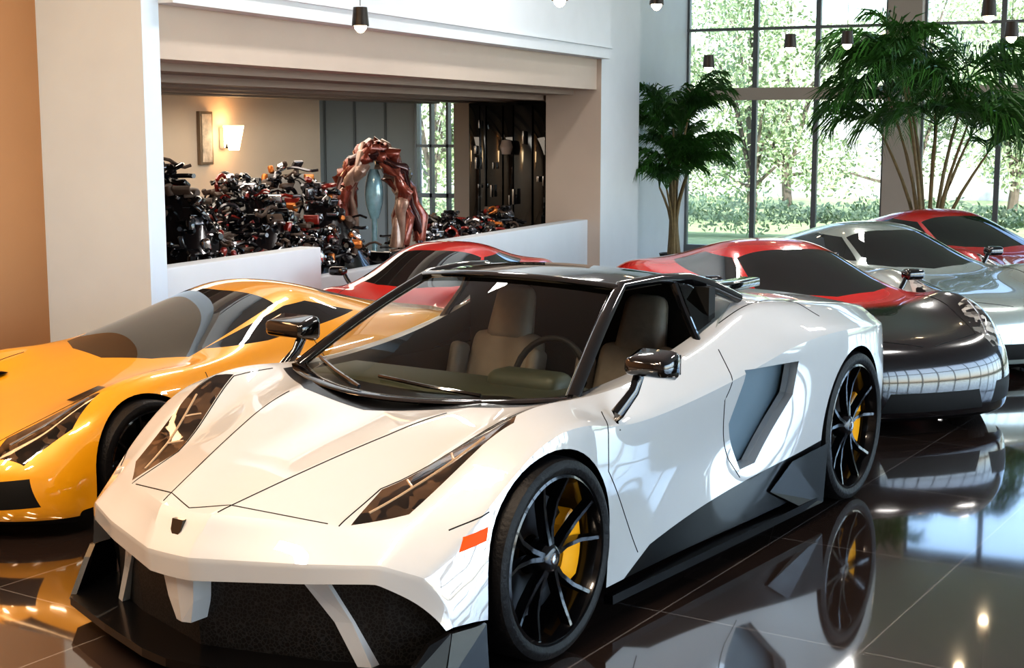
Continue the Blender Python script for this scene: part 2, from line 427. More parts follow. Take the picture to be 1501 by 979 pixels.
    for k,(s,yy,hw) in enumerate(((-1,.955,.095),(1,.88,.12))):
        bm=bmesh.new()
        yc=s*yy
        vs=box(bm,(.53,yc-hw,.91),(.67,yc+hw,1.025),0,.035)
        for v in vs:
            if v.co.x<.58: v.co.z+=(.965-v.co.z)*.35
        tube(bm,[(.60,s*(yy-.055),.93),(.56,s*(yy-.055),.87),(.50,s*.865,.79),(.50,s*.85,.735)],[.02,.018,.022,.03],0,8,(1,1.3))
        box(bm,(.672,yc-.08,.93),(.678,yc+.08,1.005),1)
        finish('mirror_%d'%(k+1),bm,[M_black,M_chrome],E,smooth=50)
    bm=bmesh.new()
    for s in (-1,1):
        for pts in ([(-.56,s*.545),(-.40,s*.60),(-.12,s*.72)],[(-.40,s*.60),(-.36,s*.545)],[(-.25,s*.66),(-.20,s*.615)]):
            P=seam(bvh,pts,'z',1)
            if len(P)>2: tube(bm,P,.005,0,6)
    finish('headlight_leds',bm,[mat('led_strip',(.40,.28,.18),.2)],E)
    bm=bmesh.new()
    up=[(-.84,0,.40),(-.72,.43,.415),(-.62,.64,.43),(-.52,.80,.32)]
    lo=[(-.86,0,.10),(-.74,.43,.10),(-.64,.66,.10),(-.50,.84,.10)]
    for s in (-1,1):
        U=[bm.verts.new((x,s*y,z)) for x,y,z in up]; L=[bm.verts.new((x+.05,s*y,z)) for x,y,z in lo]
        for i in range(3): f=bm.faces.new((U[i],U[i+1],L[i+1],L[i])); f.material_index=0
    out=[(-.97,0),(-.95,.14),(-.86,.44),(-.74,.78),(-.62,.90),(-.44,.93),(-.40,.80),(-.45,0)]
    for s in (-1,1):
        z0,z1=.075,.105
        a=[bm.verts.new((x,s*y,z0)) for x,y in out]; b=[bm.verts.new((x,s*y,z1)) for x,y in out]
        n=len(out)
        for i in range(n-1): f=bm.faces.new((a[i],a[i+1],b[i+1],b[i])); f.material_index=1
        f=bm.faces.new(a); f.material_index=1; f=bm.faces.new(b); f.material_index=1
        for pts in ([(-.73,.80,.09),(-.60,.90,.09),(-.56,.88,.25),(-.62,.84,.22)],[(-.62,.90,.09),(-.42,.93,.09),(-.42,.92,.25),(-.56,.885,.25)]):
            a=[bm.verts.new((x,s*y,z)) for x,y,z in pts]; f=bm.faces.new(a); f.material_index=1
            b=[bm.verts.new((x+.01,s*(y-.02),z)) for x,y,z in pts]; f=bm.faces.new(b); f.material_index=1
            for i in range(4): f=bm.faces.new((a[i],a[(i+1)%4],b[(i+1)%4],b[i])); f.material_index=1
        st=[((-.745,.395,.40),(-.715,.475,.405)),((-.69,.50,.25),(-.665,.555,.25)),((-.665,.575,.105),(-.645,.62,.105))]
        pr=None
        for (a,b) in st:
            ring=[bm.verts.new((a[0],s*a[1],a[2])),bm.verts.new((b[0],s*b[1],b[2])),bm.verts.new((b[0]+.1,s*b[1],b[2])),bm.verts.new((a[0]+.1,s*a[1],a[2]))]
            if pr:
                for k in range(4): f=bm.faces.new((pr[k],pr[(k+1)%4],ring[(k+1)%4],ring[k])); f.material_index=2
            pr=ring
    pr=None
    for hw,x,z in ((.075,-.905,.39),(.06,-.895,.29),(.035,-.885,.21)):
        ring=[bm.verts.new((x,-hw,z)),bm.verts.new((x-.01,0,z)),bm.verts.new((x,hw,z)),bm.verts.new((x+.08,hw,z)),bm.verts.new((x+.08,-hw,z))]
        if pr:
            for k in range(5): f=bm.faces.new((pr[k],pr[(k+1)%5],ring[(k+1)%5],ring[k])); f.material_index=2
        pr=ring
    f=bm.faces.new(pr); f.material_index=2
    finish('front_fascia',bm,[M_grille,M_carbon,M_white],E)
    bm=bmesh.new()
    for s in (-1,1):
        a=[(.42,.86,.07),(.42,.90,.075),(1.3,.93,.075),(2.28,.96,.075),(2.28,.86,.07)]
        A1=[bm.verts.new((x,s*y,z)) for x,y,z in a]; B1=[bm.verts.new((x,s*y,z+.035)) for x,y,z in a]
        for i in range(5): bm.faces.new((A1[i],A1[(i+1)%5],B1[(i+1)%5],B1[i]))
        bm.faces.new(A1); bm.faces.new(B1)
        bm.faces.new([bm.verts.new((x,s*y,z)) for x,y,z in ((2.10,.955,.08),(2.28,.965,.08),(2.32,.965,.36),(1.98,.93,.33),(1.80,.905,.22))])
    finish('side_skirts',bm,[M_carbon],E)
    for k,(x,y,R,W) in enumerate(((0,.935,.36,.26),(2.7,.955,.375,.32))):
        for s in (-1,1): add_wheel(E,'wheel_%d'%(2*k+(s>0)+1),x,y,R,W,s,M_yellow)
    return E
# ---------------------------------------------------------------- generic coupe
def coupe(loc,rz,s,paint,wheelcal=None,centre=False,nose=0.0,mirrors=(-1,1),hx=0.0,head=None):
    E=empty('sports_car',loc,rz,s)
    off=-1.2 if centre else 0
    n1,n2,n3=nose,nose*.8,nose*.6
    A=[[(-.88,0,.085),(-.85,.35,.085),(-.78,.58,.085),(-.69,.71,.085),(-.58,.81,.085),(-.52,.84,.085),(-.48,.85,.085)],
    [(-.97,0,.12),(-.94,.35,.12),(-.86,.6,.12),(-.76,.74,.12),(-.61,.85,.12),(-.53,.875,.12),(-.48,.87,.11)],
    [(-1.0,0,.36+n1*.6),(-.97,.35,.36+n1*.6),(-.89,.6,.36+n1*.6),(-.77,.76,.36+n1*.6),(-.61,.87,.34+n1*.5),(-.52,.89,.26),(-.48,.88,.15)],
    [(-.88,0,.50+n1),(-.85,.35,.50+n1),(-.77,.58,.52+n1),(-.64,.73,.53+n1),(-.47,.86,.48+n1),(-.42,.90,.34),(-.42,.89,.15)],
    [(-.42,0,.60+n2),(-.42,.35,.60+n2),(-.40,.55,.64+n2),(-.38,.73,.72+n2),(-.36,.88,.65+n2),(-.36,.93,.4),(-.36,.91,.17)],
    [(0,0,.68+n3),(0,.35,.68+n3),(0,.55,.74+n3),(0,.73,.84+n3),(0,.90,.76+n3),(0,.95,.44),(0,.93,.17)],
    [(.28,0,.76),(.30,.35,.77),(.34,.56,.79),(.35,.75,.84),(.35,.90,.74),(.35,.94,.42),(.35,.92,.16)],
    [(.40,0,.81),(.45,.35,.82),(.58,.60,.83),(.6,.76,.82),(.6,.88,.68),(.6,.89,.42),(.6,.90,.15)],
    [(1.22+hx,0,1.20),(1.24+hx,.33,1.18),(1.3+hx,.50,1.11),(1.2+hx*.5,.75,.86),(1.2,.87,.69),(1.2,.86,.42),(1.2,.90,.15)],
    [(1.7+hx*.5,0,1.22),(1.7+hx*.5,.33,1.20),(1.7+hx*.5,.51,1.12),(1.7,.75,.90),(1.7,.90,.74),(1.7,.86,.46),(1.7,.90,.15)],
    [(2.2,0,1.13),(2.2,.31,1.11),(2.2,.48,1.03),(2.2,.78,.95),(2.2,.94,.81),(2.2,.94,.50),(2.2,.92,.17)],
    [(2.65,0,1.0),(2.65,.31,.99),(2.65,.5,.965),(2.65,.78,.96),(2.65,.96,.84),(2.65,.97,.52),(2.65,.93,.2)],
    [(3.1,0,.92),(3.1,.31,.92),(3.1,.5,.91),(3.1,.74,.89),(3.1,.90,.76),(3.1,.92,.5),(3.1,.88,.25)],
    [(3.38,0,.88),(3.38,.31,.88),(3.36,.5,.87),(3.33,.66,.84),(3.30,.8,.74),(3.28,.83,.5),(3.26,.8,.28)],
    [(3.36,0,.5),(3.36,.31,.5),(3.34,.5,.5),(3.32,.64,.5),(3.28,.76,.48),(3.26,.8,.42),(3.24,.78,.3)]]
    A=[[(x+off,y,z) for x,y,z in r] for r in A]
    bm=gridbody(A,{6:(1,0,14),3:(.35,3,12)},{0:1,13:.8},3)
    O=lambda p:[(a+off,b) for a,b in p]
    side=lambda c:abs(c.y)>.5
    for cx in (0,2.65):
        eds=cut(bm,O(arch(cx,.35,.385)),'y',side)
        lip(bm,eds,lambda c,s:Vector((c.x,c.y-(.07 if c.y>0 else -.07),c.z)),1)
    wsd=O([(.42,0),(.50,.38),(.62,.59),(1.22+hx,.475),(1.17+hx,0)])
    for p in (wsd,mirp(wsd)): cut(bm,p,'z',lambda c:c.z>.7,2)
    eng=O([(2.05,0),(2.05,.40),(2.9,.36),(2.9,0)])
    for p in (eng,mirp(eng)): cut(bm,p,'z',lambda c:c.z>.7,1)
    cut(bm,O([(.76,.88),(1.27+hx,1.07),(1.75,1.085),(2.12,.99),(1.7,.94),(1.2,.89)]),'y',lambda c:abs(c.y)>.3 and c.z>.7,2)
    hl=O([(-.80,.56),(-.66,.50),(-.25,.64),(-.20,.74),(-.45,.80),(-.72,.72)])
    for p in (hl,mirp(hl)): cut(bm,p,'z',lambda c:c.z>.36,3)
    fr=lambda c:c.x<-.45+off and c.z<.5
    cut(bm,[(-.42,.16),(-.36,.30),(.36,.30),(.42,.16)],'x',fr,4)
    it=[(.50,.18),(.54,.34),(.76,.36),(.80,.20)]
    for p in (it,mirx(it)): cut(bm,p,'x',fr,4)
    cut(bm,[(-1,.0),(-1,.118),(1,.118),(1,.0)],'x',lambda c:c.x<-.4+off and c.z<.5,1)
    cut(bm,O([(1.75,.40),(1.95,.72),(2.20,.74),(2.1,.40)]),'y',side,4)
    cut(bm,O([(.36,-.05),(.36,.19),(2.3,.24),(2.3,-.05)]),'y',side,1)
    bvh=BVHTree.FromBMesh(bm)
    finish('body_shell',bm,[paint,M_carbon,M_dglass,head or M_head,M_dark],E,smooth=40)
    bm=bmesh.new()
    for sg in (-1,1):
        for pts,ax,out in ((O([(.55,.78),(.50,.5),(.62,.22)]),'y',sg),(O([(1.55,.90),(1.60,.6),(1.45,.3)]),'y',sg),(O([(-.84,sg*.05),(-.70,sg*.48),(-.2,sg*.58),(.35,sg*.64)]),'z',1)):
            P=seam(bvh,pts,ax,out)
            if len(P)>2: tube(bm,P,.003,0,5)
    finish('shut_lines',bm,[M_dark],E)
    bm=bmesh.new()
    for sg in (-1,1):
        P=seam(bvh,O([(-.70,sg*.58),(-.45,sg*.68),(-.25,sg*.72)]),'z',1)
        if len(P)>2: tube(bm,P,.008,0,6)
    finish('headlight_leds',bm,[M_chrome],E)
    bm=bmesh.new()
    box(bm,(-.5+off,-.60,.10),(3.2+off,.60,.2),0); liner(bm,off,.35,.385,.67,.84,0); liner(bm,2.65+off,.35,.395,.58,.86,0)
    for sg in (-1,1): box(bm,(.42+off,sg*.62-.02,.10),(2.25+off,sg*.84+.02,.15),0)
    finish('underbody',bm,[M_carbon],E)
    for k,sg in enumerate(mirrors):
        bm=bmesh.new(); yc=sg*.92
        box(bm,(.72+off,yc-.09,.89),(.84+off,yc+.09,.98),0,.035)
        tube(bm,[(.78+off,sg*.86,.92),(.76+off,sg*.82,.86),(.74+off,sg*.77,.80)],.022,0,8)
        finish('mirror_%d'%(k+1),bm,[M_black],E,smooth=50)
    for k,x in enumerate((0,2.65)):
        for sg in (-1,1): add_wheel(E,'wheel_%d'%(2*k+(sg>0)+1),x+off,.94,.35,.27,sg,wheelcal)
    return E
D=math.radians
hero_car((4.648,2.736,0),D(-10.6))
coupe((5.526,5.034,0),D(-10.6),.82,M_orange,mirrors=(),hx=.28)
coupe((10.30,2.40,0),D(42),.87,M_two,centre=True,nose=.14,head=M_head2)
coupe((12.64,2.08,0),D(42),.87,M_silver,centre=True,nose=.14,head=M_head2)
coupe((15.00,1.80,0),D(42),.87,M_dred,centre=True,nose=.10,head=M_head2)
coupe((10.25,5.25,0),D(8),.78,M_red,centre=True,nose=.05)
# ---------------------------------------------------------------- room
def wallmat(name,col,rough=.6): return mat(name,col,rough,noise=.05,nscale=3,bump=.03)
W_tan=wallmat('plaster_tan',(.46,.24,.11)); W_white=wallmat('plaster_white',(.70,.74,.78)); W_beige=wallmat('plaster_beige',(.54,.45,.38))
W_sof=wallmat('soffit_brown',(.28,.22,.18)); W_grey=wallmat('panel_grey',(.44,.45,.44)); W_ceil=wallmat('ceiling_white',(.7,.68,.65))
def floormat():
    m=bpy.data.materials.new('polished_tile'); m.use_nodes=True; nt=m.node_tree; b=nt.nodes['Principled BSDF']
    tc=nt.nodes.new('ShaderNodeTexCoord'); mp=nt.nodes.new('ShaderNodeMapping'); mp.inputs['Rotation'].default_value=(0,0,D(10.6-2))
    br=nt.nodes.new('ShaderNodeTexBrick'); br.offset=0; br.inputs['Scale'].default_value=1
    br.inputs['Brick Width'].default_value=1.2; br.inputs['Row Height'].default_value=.8; br.inputs['Mortar Size'].default_value=.004
    br.inputs['Color1'].default_value=(.030,.020,.017,1); br.inputs['Color2'].default_value=(.042,.028,.023,1); br.inputs['Mortar'].default_value=(.18,.16,.15,1)
    nt.links.new(tc.outputs['Object'],mp.inputs[0]); nt.links.new(mp.outputs[0],br.inputs[0]); nt.links.new(br.outputs[0],b.inputs['Base Color'])
    n=nt.nodes.new('ShaderNodeTexNoise'); n.inputs['Scale'].default_value=2.5; n.inputs['Detail'].default_value=6
    nt.links.new(tc.outputs['Object'],n.inputs['Vector'])
    r=nt.nodes.new('ShaderNodeMapRange'); r.inputs[3].default_value=.02; r.inputs[4].default_value=.12
    nt.links.new(n.outputs['Fac'],r.inputs[0]); nt.links.new(r.outputs[0],b.inputs['Roughness'])
    b.inputs['Specular IOR Level'].default_value=1.0; b.inputs['Coat Weight'].default_value=1.0; b.inputs['Coat Roughness'].default_value=.04; b.inputs['Coat IOR'].default_value=1.7
    return m
ZC=4.4; XW=21.15
boxobj('floor',(-5,-8,-.1),(22,12,0),floormat())
boxobj('ceiling',(-5,-8,ZC),(XW+.2,7.2,ZC+.1),W_ceil)
boxobj('wall_left',(-5,7.03,0),(7.77,7.2,ZC),W_tan)
boxobj('wall_behind',(-5.1,-8,0),(-5,7.2,ZC),W_beige)
boxobj('column',(7.77,6.14,0),(7.95,7.2,ZC),wallmat('plaster_cool_white',(.70,.83,.97)))
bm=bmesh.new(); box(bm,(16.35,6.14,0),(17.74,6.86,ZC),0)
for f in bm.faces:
    if f.calc_center_median().y<6.2: f.material_index=1  # side toward the windows painted white: their light put into the colour
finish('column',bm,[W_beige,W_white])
boxobj('wall_side',(17.74,6.57,0),(XW,6.75,ZC),W_white)
bm=bmesh.new(); box(bm,(7.95,6.02,2.68),(16.35,6.5,ZC)); box(bm,(7.95,5.99,2.80),(16.35,6.03,2.815)); finish('trim_1',bm,[W_white])
bm=bmesh.new(); box(bm,(7.95,6.2,2.32),(16.35,6.5,2.68)); finish('trim_2',bm,[W_beige])  # beige carries the shade under the fascia, put into the colour
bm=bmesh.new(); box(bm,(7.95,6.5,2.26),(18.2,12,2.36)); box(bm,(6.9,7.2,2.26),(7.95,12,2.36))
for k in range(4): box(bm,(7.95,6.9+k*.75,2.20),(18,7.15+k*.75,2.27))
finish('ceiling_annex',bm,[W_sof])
boxobj('wall_annex_back',(6.9,9.9,0),(16.05,10.05,2.3),wallmat('plaster_annex',(.62,.48,.36)))
boxobj('wall_annex_deep',(16.0,11.9,0),(18.2,12.0,2.3),W_grey)
boxobj('wall_annex_near',(6.85,7.2,0),(6.95,10,2.3),W_tan)
boxobj('half_wall',(7.95,6.3,0),(10.2,6.5,.88),W_white,.01)
boxobj('half_wall',(12.4,6.3,0),(16.35,6.5,.76),W_white,.01)
bm=bmesh.new()
box(bm,(18,9.52,0),(18.15,12,2.3),0)
for y in (10.0,10.5,11.0): box(bm,(17.98,y,0),(18.0,y+.03,2.3),1)
box(bm,(18,6.86,0),(18.15,8.5,2.3),0)
finish('wall_annex_end',bm,[W_grey,mat('panel_joint',(.2,.2,.2),.5)])
boxobj('column',(17.6,8.42,0),(17.95,8.74,2.2),W_beige)
bm=bmesh.new()
for y in (8.74,9.0,9.26,9.49): box(bm,(17.95,y,0),(18.05,y+.035,2.3),0)
box(bm,(17.95,8.74,1.6),(18.05,9.5,1.64),0); box(bm,(17.95,8.74,.9),(18.05,9.5,.96),0)
box(bm,(18.0,8.5,0),(18.01,9.5,2.3),1)
finish('window_3',bm,[mat('frame_dark',(.12,.12,.13),.3,.6),M_winglass])
bm=bmesh.new(); rnd=random.Random(9)
box(bm,(17.2,6.95,.0),(17.55,8.32,2.19),0,.01)
ys=[6.97,7.2,7.38,7.66,7.80,8.05,8.14,8.30]
for k in range(len(ys)-1):
    mi=(1,1,2,1,1,2,1)[k]
    M0=Matrix.Translation((17.17,(ys[k]+ys[k+1])/2,1.1))@Matrix.Rotation(rnd.uniform(-.12,.12),4,'Z')
    w=(ys[k+1]-ys[k])/2-.008
    box(bm,(-.012,-w,-1.02),(.012,w,1.06),mi,.004,M0)
for k in range(14):
    y=rnd.uniform(7.0,8.25); z=rnd.uniform(.85,2.0); box(bm,(17.08,y,z),(17.13,y+rnd.uniform(.015,.04),z+rnd.uniform(.04,.22)),3,.004)  # added slivers imitate bright vertical reflections on the cabinet front
lathe(bm,[(-.10,.0001),(-.09,.06),(0,.085),(.09,.06),(.10,.0001)],12,4,'z',cx=17.08,cy=7.72,cz=1.62)
finish('display_cabinet',bm,[M_black,M_dglass,mat('smoked_mirror',(.10,.11,.12),.08,.9),mat('cabinet_reflection_streak',(.45,.45,.46),.2,1),mat('cabinet_ornament',(.6,.5,.45),.3,.1,.5)],smooth=30)
fm=mat('window_frame_grey',(.17,.18,.19),.4,.3)
def window(name,y0,y1,mulls):
    bm=bmesh.new()
    for y in [y0,y1]+mulls: box(bm,(XW,y-.035,0),(XW+.10,y+.035,ZC),0)
    for z,h in ((0,.10),(2.28,.18),(3.30,.04),(ZC-.1,.1)): box(bm,(XW-.01,y0,z),(XW+.11,y1,z+h),1 if z==2.28 else 0)
    box(bm,(XW+.04,y0,0),(XW+.05,y1,ZC),2)
    finish(name,bm,[fm,W_beige,M_winglass])
window('window_1',3.60,6.57,[5.52,4.60])
boxobj('wall_window_pier',(XW-.25,3.10,0),(XW+.15,3.57,ZC),W_beige)
window('window_2',-7.9,3.10,[2.04,1.1,.15,-.8,-1.75,-2.7,-3.65,-4.6,-5.55,-6.5])
bm=bmesh.new()
for k in range(19): box(bm,(-5+k*1.45,-8.08,0),(-4.88+k*1.45,-7.95,ZC),0)
box(bm,(-5,-8.08,2.28),(XW,-7.95,2.46),0); box(bm,(-5,-8.08,0),(XW,-7.95,.1),0); box(bm,(-5,-8.01,0),(XW,-8.0,ZC),1)
finish('window_4',bm,[fm,M_winglass])
# ---------------------------------------------------------------- plants
M_leaf=mat('palm_leaf',(.04,.13,.022),.4,noise=.7,nscale=5); M_cane=mat('palm_cane',(.20,.15,.07),.6,noise=.4,nscale=20); M_pot=mat('pot_dark',(.04,.035,.03),.4)
def palm(loc,H,crown,ncane,nfr,seed,droop=1.0,spread=.35,lo=.5,side=None,el0=.6,hi=.74):
    rnd=random.Random(seed); E=empty('potted_palm',loc)
    bm=bmesh.new(); lathe(bm,[(0,.0001),(0,.16),(.16,.19),(.19,.20),(.19,.18),(.16,.17),(.16,.0001)],32,0,'z'); finish('pot',bm,[M_pot],E,smooth=40)
    bc=bmesh.new(); bl=bmesh.new()
    for c in range(ncane):
        a=2*math.pi*c/ncane+rnd.uniform(-.3,.3); b0=Vector((.07*math.cos(a),.07*math.sin(a),.15))
        hh=H*rnd.uniform(lo,hi); sp=spread*rnd.uniform(.4,1.1)
        top=Vector((sp*math.cos(a),sp*math.sin(a),hh))
        P=[b0.lerp(top,t)+Vector((math.cos(a),math.sin(a),0))*(-.10*math.sin(math.pi*t)) for t in [k/6 for k in range(7)]]
        tube(bc,P,[.030,.028,.026,.023,.02,.017,.012],0,7)
        for f in range(nfr):
            fa=a+rnd.uniform(-1.9,1.9) if f else a; L=crown*rnd.uniform(.75,1.15); el=rnd.uniform(el0,1.5)
            dirh=Vector((math.cos(fa),math.sin(fa),0)); pts=[];p=top.copy(); N=12
            for k in range(N+1):
                pts.append(p.copy()); e=el-droop*1.9*(k/N)**1.6
                p=p+(dirh*math.cos(e)+Vector((0,0,1))*math.sin(e))*(L/N)
            if side and max(q.y for q in pts)+loc[1]>side-.12: continue
            tube(bc,pts,[.009-.0006*k for k in range(N+1)],1,4)
            sd=dirh.cross(Vector((0,0,1)))
            M=int(N*2.6)
            for k in range(4,M+1):
                t=k/M; i=min(int(t*N),N-1); q=pts[i].lerp(pts[i+1],t*N-i); tg=(pts[i+1]-pts[i]).normalized()
                ll=crown*.44*math.sin(math.pi*min(1,.18+t*.80))**.7*rnd.uniform(.7,1.25)
                for s in (-1,1):
                    d=(sd*s*.60+tg*.9+Vector((rnd.uniform(-.18,.18),rnd.uniform(-.18,.18),.05))).normalized()
                    m_=q+d*ll*.5; e_=q+d*ll+Vector((0,0,-.45*ll*rnd.uniform(.5,1.6)))
                    w=tg*.011*(crown*.6+.4)+Vector((0,0,.005))
                    v=[bl.verts.new(x) for x in (q-w*.5,m_-w,e_,m_+w,q+w*.5)]
                    bl.faces.new(v)
    if side:
        for b in (bc,bl):
            for v in b.verts: v.co.y=min(v.co.y,side-.01-loc[1])
    finish('canes',bc,[M_cane,M_leaf],E,smooth=50); finish('fronds',bl,[M_leaf],E,recalc=False)
palm((18.55,5.90,0),2.85,.80,12,8,3,1.0,.24,.30,side=6.57,el0=.8,hi=.72)
palm((18.0,2.50,0),3.42,1.12,11,8,5,1.15,.62,.44,el0=.45)
# ---------------------------------------------------------------- outdoors
boxobj('lawn',(XW+.3,-30,-.15),(39.9,40,-.02),mat('lawn_grass',(.33,.40,.19),.9,noise=.5,nscale=4))
M_fol=mat('tree_leaves',(.34,.42,.22),.6,noise=.8,nscale=2); M_trunk=mat('tree_bark',(.16,.13,.10),.9,noise=.4)
def leafcloud(bm,blobs,n,size,rnd,mi):
    for _ in range(n):
        c,r=rnd.choice(blobs); d=Vector((rnd.gauss(0,1),rnd.gauss(0,1),rnd.gauss(0,1))).normalized()*(rnd.random()**.35)
        p=Vector(c)+Vector((d.x*r[0],d.y*r[1],d.z*r[2]))
        a=Vector((rnd.gauss(0,1),rnd.gauss(0,1),rnd.gauss(0,1))).normalized(); b=a.orthogonal().normalized()
        s=size*rnd.uniform(.6,1.4)
        f=bm.faces.new([bm.verts.new(p+x) for x in (a*s,b*s*.5,-a*s,-b*s*.5)]); f.material_index=mi
def treemesh(seed):
    rnd=random.Random(seed); bm=bmesh.new()
    tube(bm,[(0,0,0),(.1,0,1.2),(.0,.1,2.4),(.1,.1,4)],[.13,.10,.08,.04],0,8)
    blobs=[]
    for k in range(11):
        a=rnd.uniform(0,6.28); r=rnd.uniform(.3,1.7); z=rnd.uniform(1.0,5.0)
        blobs.append(((r*math.cos(a),r*math.sin(a),z),(1.0,1.0,.75)))
        tube(bm,[(0,0,.8),(r*math.cos(a)*.5,r*math.sin(a)*.5,z*.8),(r*math.cos(a),r*math.sin(a),z)],[.05,.035,.015],0,5)
    leafcloud(bm,blobs,4600,.065,rnd,1)
    for v in bm.verts: v.co.z=max(v.co.z,0)
    me=bpy.data.meshes.new('tree'); bm.to_mesh(me); bm.free(); me.materials.append(M_trunk); me.materials.append(M_fol); return me
tms=[treemesh(11),treemesh(12)]
rnd=random.Random(4)
for k,(x,y) in enumerate(((28.3,13),(29.5,10.5),(28.4,7.4),(30,4.5),(28.6,1.8),(31,0),(34,12),(34,8),(35,3),(28.3,-3),(36,16),(30,15.5))):
    o=bpy.data.objects.new('tree',tms[k%2]); COL.objects.link(o); o.location=(x,y,-.018); o.rotation_euler=(0,0,rnd.uniform(0,6)); s=rnd.uniform(.8,1.0); o.scale=(s,s,s)
bm=bmesh.new(); leafcloud(bm,[((24.6,y*.8,.42),(.5,.8,.42*(.7+.3*math.sin(y*1.7)))) for y in range(-8,24)],12000,.05,rnd,0)
for v in bm.verts: v.co.z=max(v.co.z,-.018)
finish('hedge',bm,[M_fol],recalc=False)
boxobj('garden_wall',(40,-20,-.05),(40.3,40,2.6),mat('garden_wall_stone',(.7,.69,.67),.9,noise=.3))
# ---------------------------------------------------------------- annex contents
boxobj('display_platform',(9.3,6.75,0),(12.22,8.5,.55),W_white,.02)
boxobj('display_platform',(13.3,6.75,0),(16.0,7.7,.55),W_white,.02)
M_pd=[mat('part_black',(.008,.008,.010),.18,.4,.8),mat('part_steel',(.20,.20,.22),.2,.9),mat('part_red',(.26,.02,.012),.3,.2,1),mat('part_copper',(.60,.20,.05),.3,.6),M_chrome,mat('part_brown',(.08,.05,.035),.5,noise=.5)]
def heap(x0,x1,y0,y1,z0,hgt,n,smin,smax,seed):
    bm=bmesh.new(); rnd=random.Random(seed); yc=(y0+y1)/2; hw=(y1-y0)/2
    NX,NY=60,14; G=[]
    for i in range(NX+1):
        row=[]
        for j in range(NY+1):
            x=x0+(x1-x0)*i/NX; y=y0+(y1-y0)*j/NY; e=max(0,1-((y-yc)/hw)**2)
            ee=min(1,min(i,NX-i)/3)
            row.append(bm.verts.new((x,y,z0+.002+.88*hgt(x)*e*ee+rnd.uniform(0,.03)*e*ee)))
        G.append(row)
    for i in range(NX):
        for j in range(NY): f=bm.faces.new((G[i][j],G[i+1][j],G[i+1][j+1],G[i][j+1])); f.material_index=0
    for k in range(n):
        x=rnd.uniform(x0+.06,x1-.06); y=yc+hw*rnd.uniform(-1,1)*.95; e=max(.05,1-((y-yc)/hw)**2)
        z=z0+.03+hgt(x)*e*rnd.uniform(.8,1.0)
        Mx=Matrix.Translation((x,y,z))@Matrix.Rotation(rnd.uniform(0,6.28),4,'Z')@Matrix.Rotation(rnd.uniform(0,6.28),4,'X')
        t0=(x-x0)/(x1-x0)
        mi=rnd.choice((0,0,0,0,0,1,5,5,0,4,2) if t0<.72 else (0,1,3,5,2,4,1,0,1,5))
        t=rnd.random(); s=rnd.uniform(smin,smax)
        if t<.28: box(bm,(-s,-s*.6,-s*.3),(s,s*.6,s*.3),mi,s*.14,Mx)
        elif t<.62: lathe(bm,[(-s*.8,.0001),(-s*.8,s*.4),(-s*.5,s*.6),(s*.5,s*.6),(s*.8,s*.3),(s*.8,.0001)],12,mi,'z',M=Mx)
        elif t<.84:
            pts=[Mx@Vector((q*s*1.2,math.sin(q*1.3)*s*.7,0)) for q in (-2,-1.3,-.6,0,.6,1.3,2)]
            tube(bm,pts,rnd.uniform(.010,.022),mi,6)
        else:
            pts=[Mx@Vector((math.cos(q)*s*1.1,math.sin(q)*s*1.1,0)) for q in [6.2832*w/12 for w in range(13)]]; tube(bm,pts,s*.25,mi,6)
    for v in bm.verts: v.co.z=max(v.co.z,z0+.001); v.co.x=min(max(v.co.x,x0-.02),x1+.03)
    return bm
def h1(x):
    return .28+.60*math.exp(-((x-10.95)/.42)**2)+.78*math.exp(-((x-9.80)/.24)**2)+.70*math.exp(-((x-11.85)/.24)**2)
bm=heap(9.4,12.18,6.85,8.4,.55,h1,950,.03,.08,21)
finish('motorcycle_parts_display',bm,M_pd,smooth=40)
bm=heap(13.4,15.9,6.85,7.6,.55,lambda x:.18+.18*math.sin(x*2.3)**2,240,.03,.07,5)
finish('motorcycle_parts_display',bm,M_pd,smooth=40)
E=empty('arch_sculpture',(12.72,7.22,0))
bm=bmesh.new(); box(bm,(-.42,-.42,0),(.42,.42,.66),0,.02); finish('plinth',bm,[M_black],E)
bm=bmesh.new(); rnd=random.Random(2)
dr=Vector((.45,-.89,0)); nb=Vector((.89,.45,0))
for q in range(11):
    pts=[];n=24; hh=.98+.10*math.sin(q*3.1); wk=rnd.uniform(.20,.33)
    for k in range(n+1):
        a=math.pi*k/n
        foot=(1-math.sin(a))
        pts.append(dr*(-wk*math.cos(a)*(1+.40*foot)+.05*math.sin(k*.9+q))+nb*(.12*math.sin(q*1.3+k*.35))+Vector((0,0,.68+hh*math.sin(a)**.6))+Vector((rnd.uniform(-.03,.03),rnd.uniform(-.03,.03),rnd.uniform(-.04,.04))))
    tube(bm,pts,[.050+.024*math.sin(k*1.7+q*2) for k in range(n+1)],(0,0,1,0,2,0,0,1,0,0,2)[q],7)
for v in bm.verts: v.co.z=max(v.co.z,.662)
finish('arch',bm,[mat('sculpture_bronze_red',(.22,.05,.03),.22,.4,.6,noise=.8,nscale=9,bump=.6),mat('sculpture_tan',(.34,.22,.17),.3,.4,.5,noise=.8,nscale=12),mat('sculpture_dark',(.06,.02,.02),.2,.5,.6)],E,smooth=60)
bm=bmesh.new()
rg=[]
for k in range(9):
    t=k/8; z=.95+.5*t; w=.085*math.sin(math.pi*(.12+.76*t))+.01
    rg.append([bm.verts.new(dr*(w*math.cos(a))+nb*(w*.6*math.sin(a))+Vector((0,0,z))) for a in [6.2832*q/16 for q in range(16)]])
for i in range(8):
    for k in range(16): bm.faces.new((rg[i][k],rg[i][(k+1)%16],rg[i+1][(k+1)%16],rg[i+1][k]))
bm.faces.new(rg[0]); bm.faces.new(rg[-1])
tube(bm,[(0,0,.66),(0,0,.96)],.03,0,8)
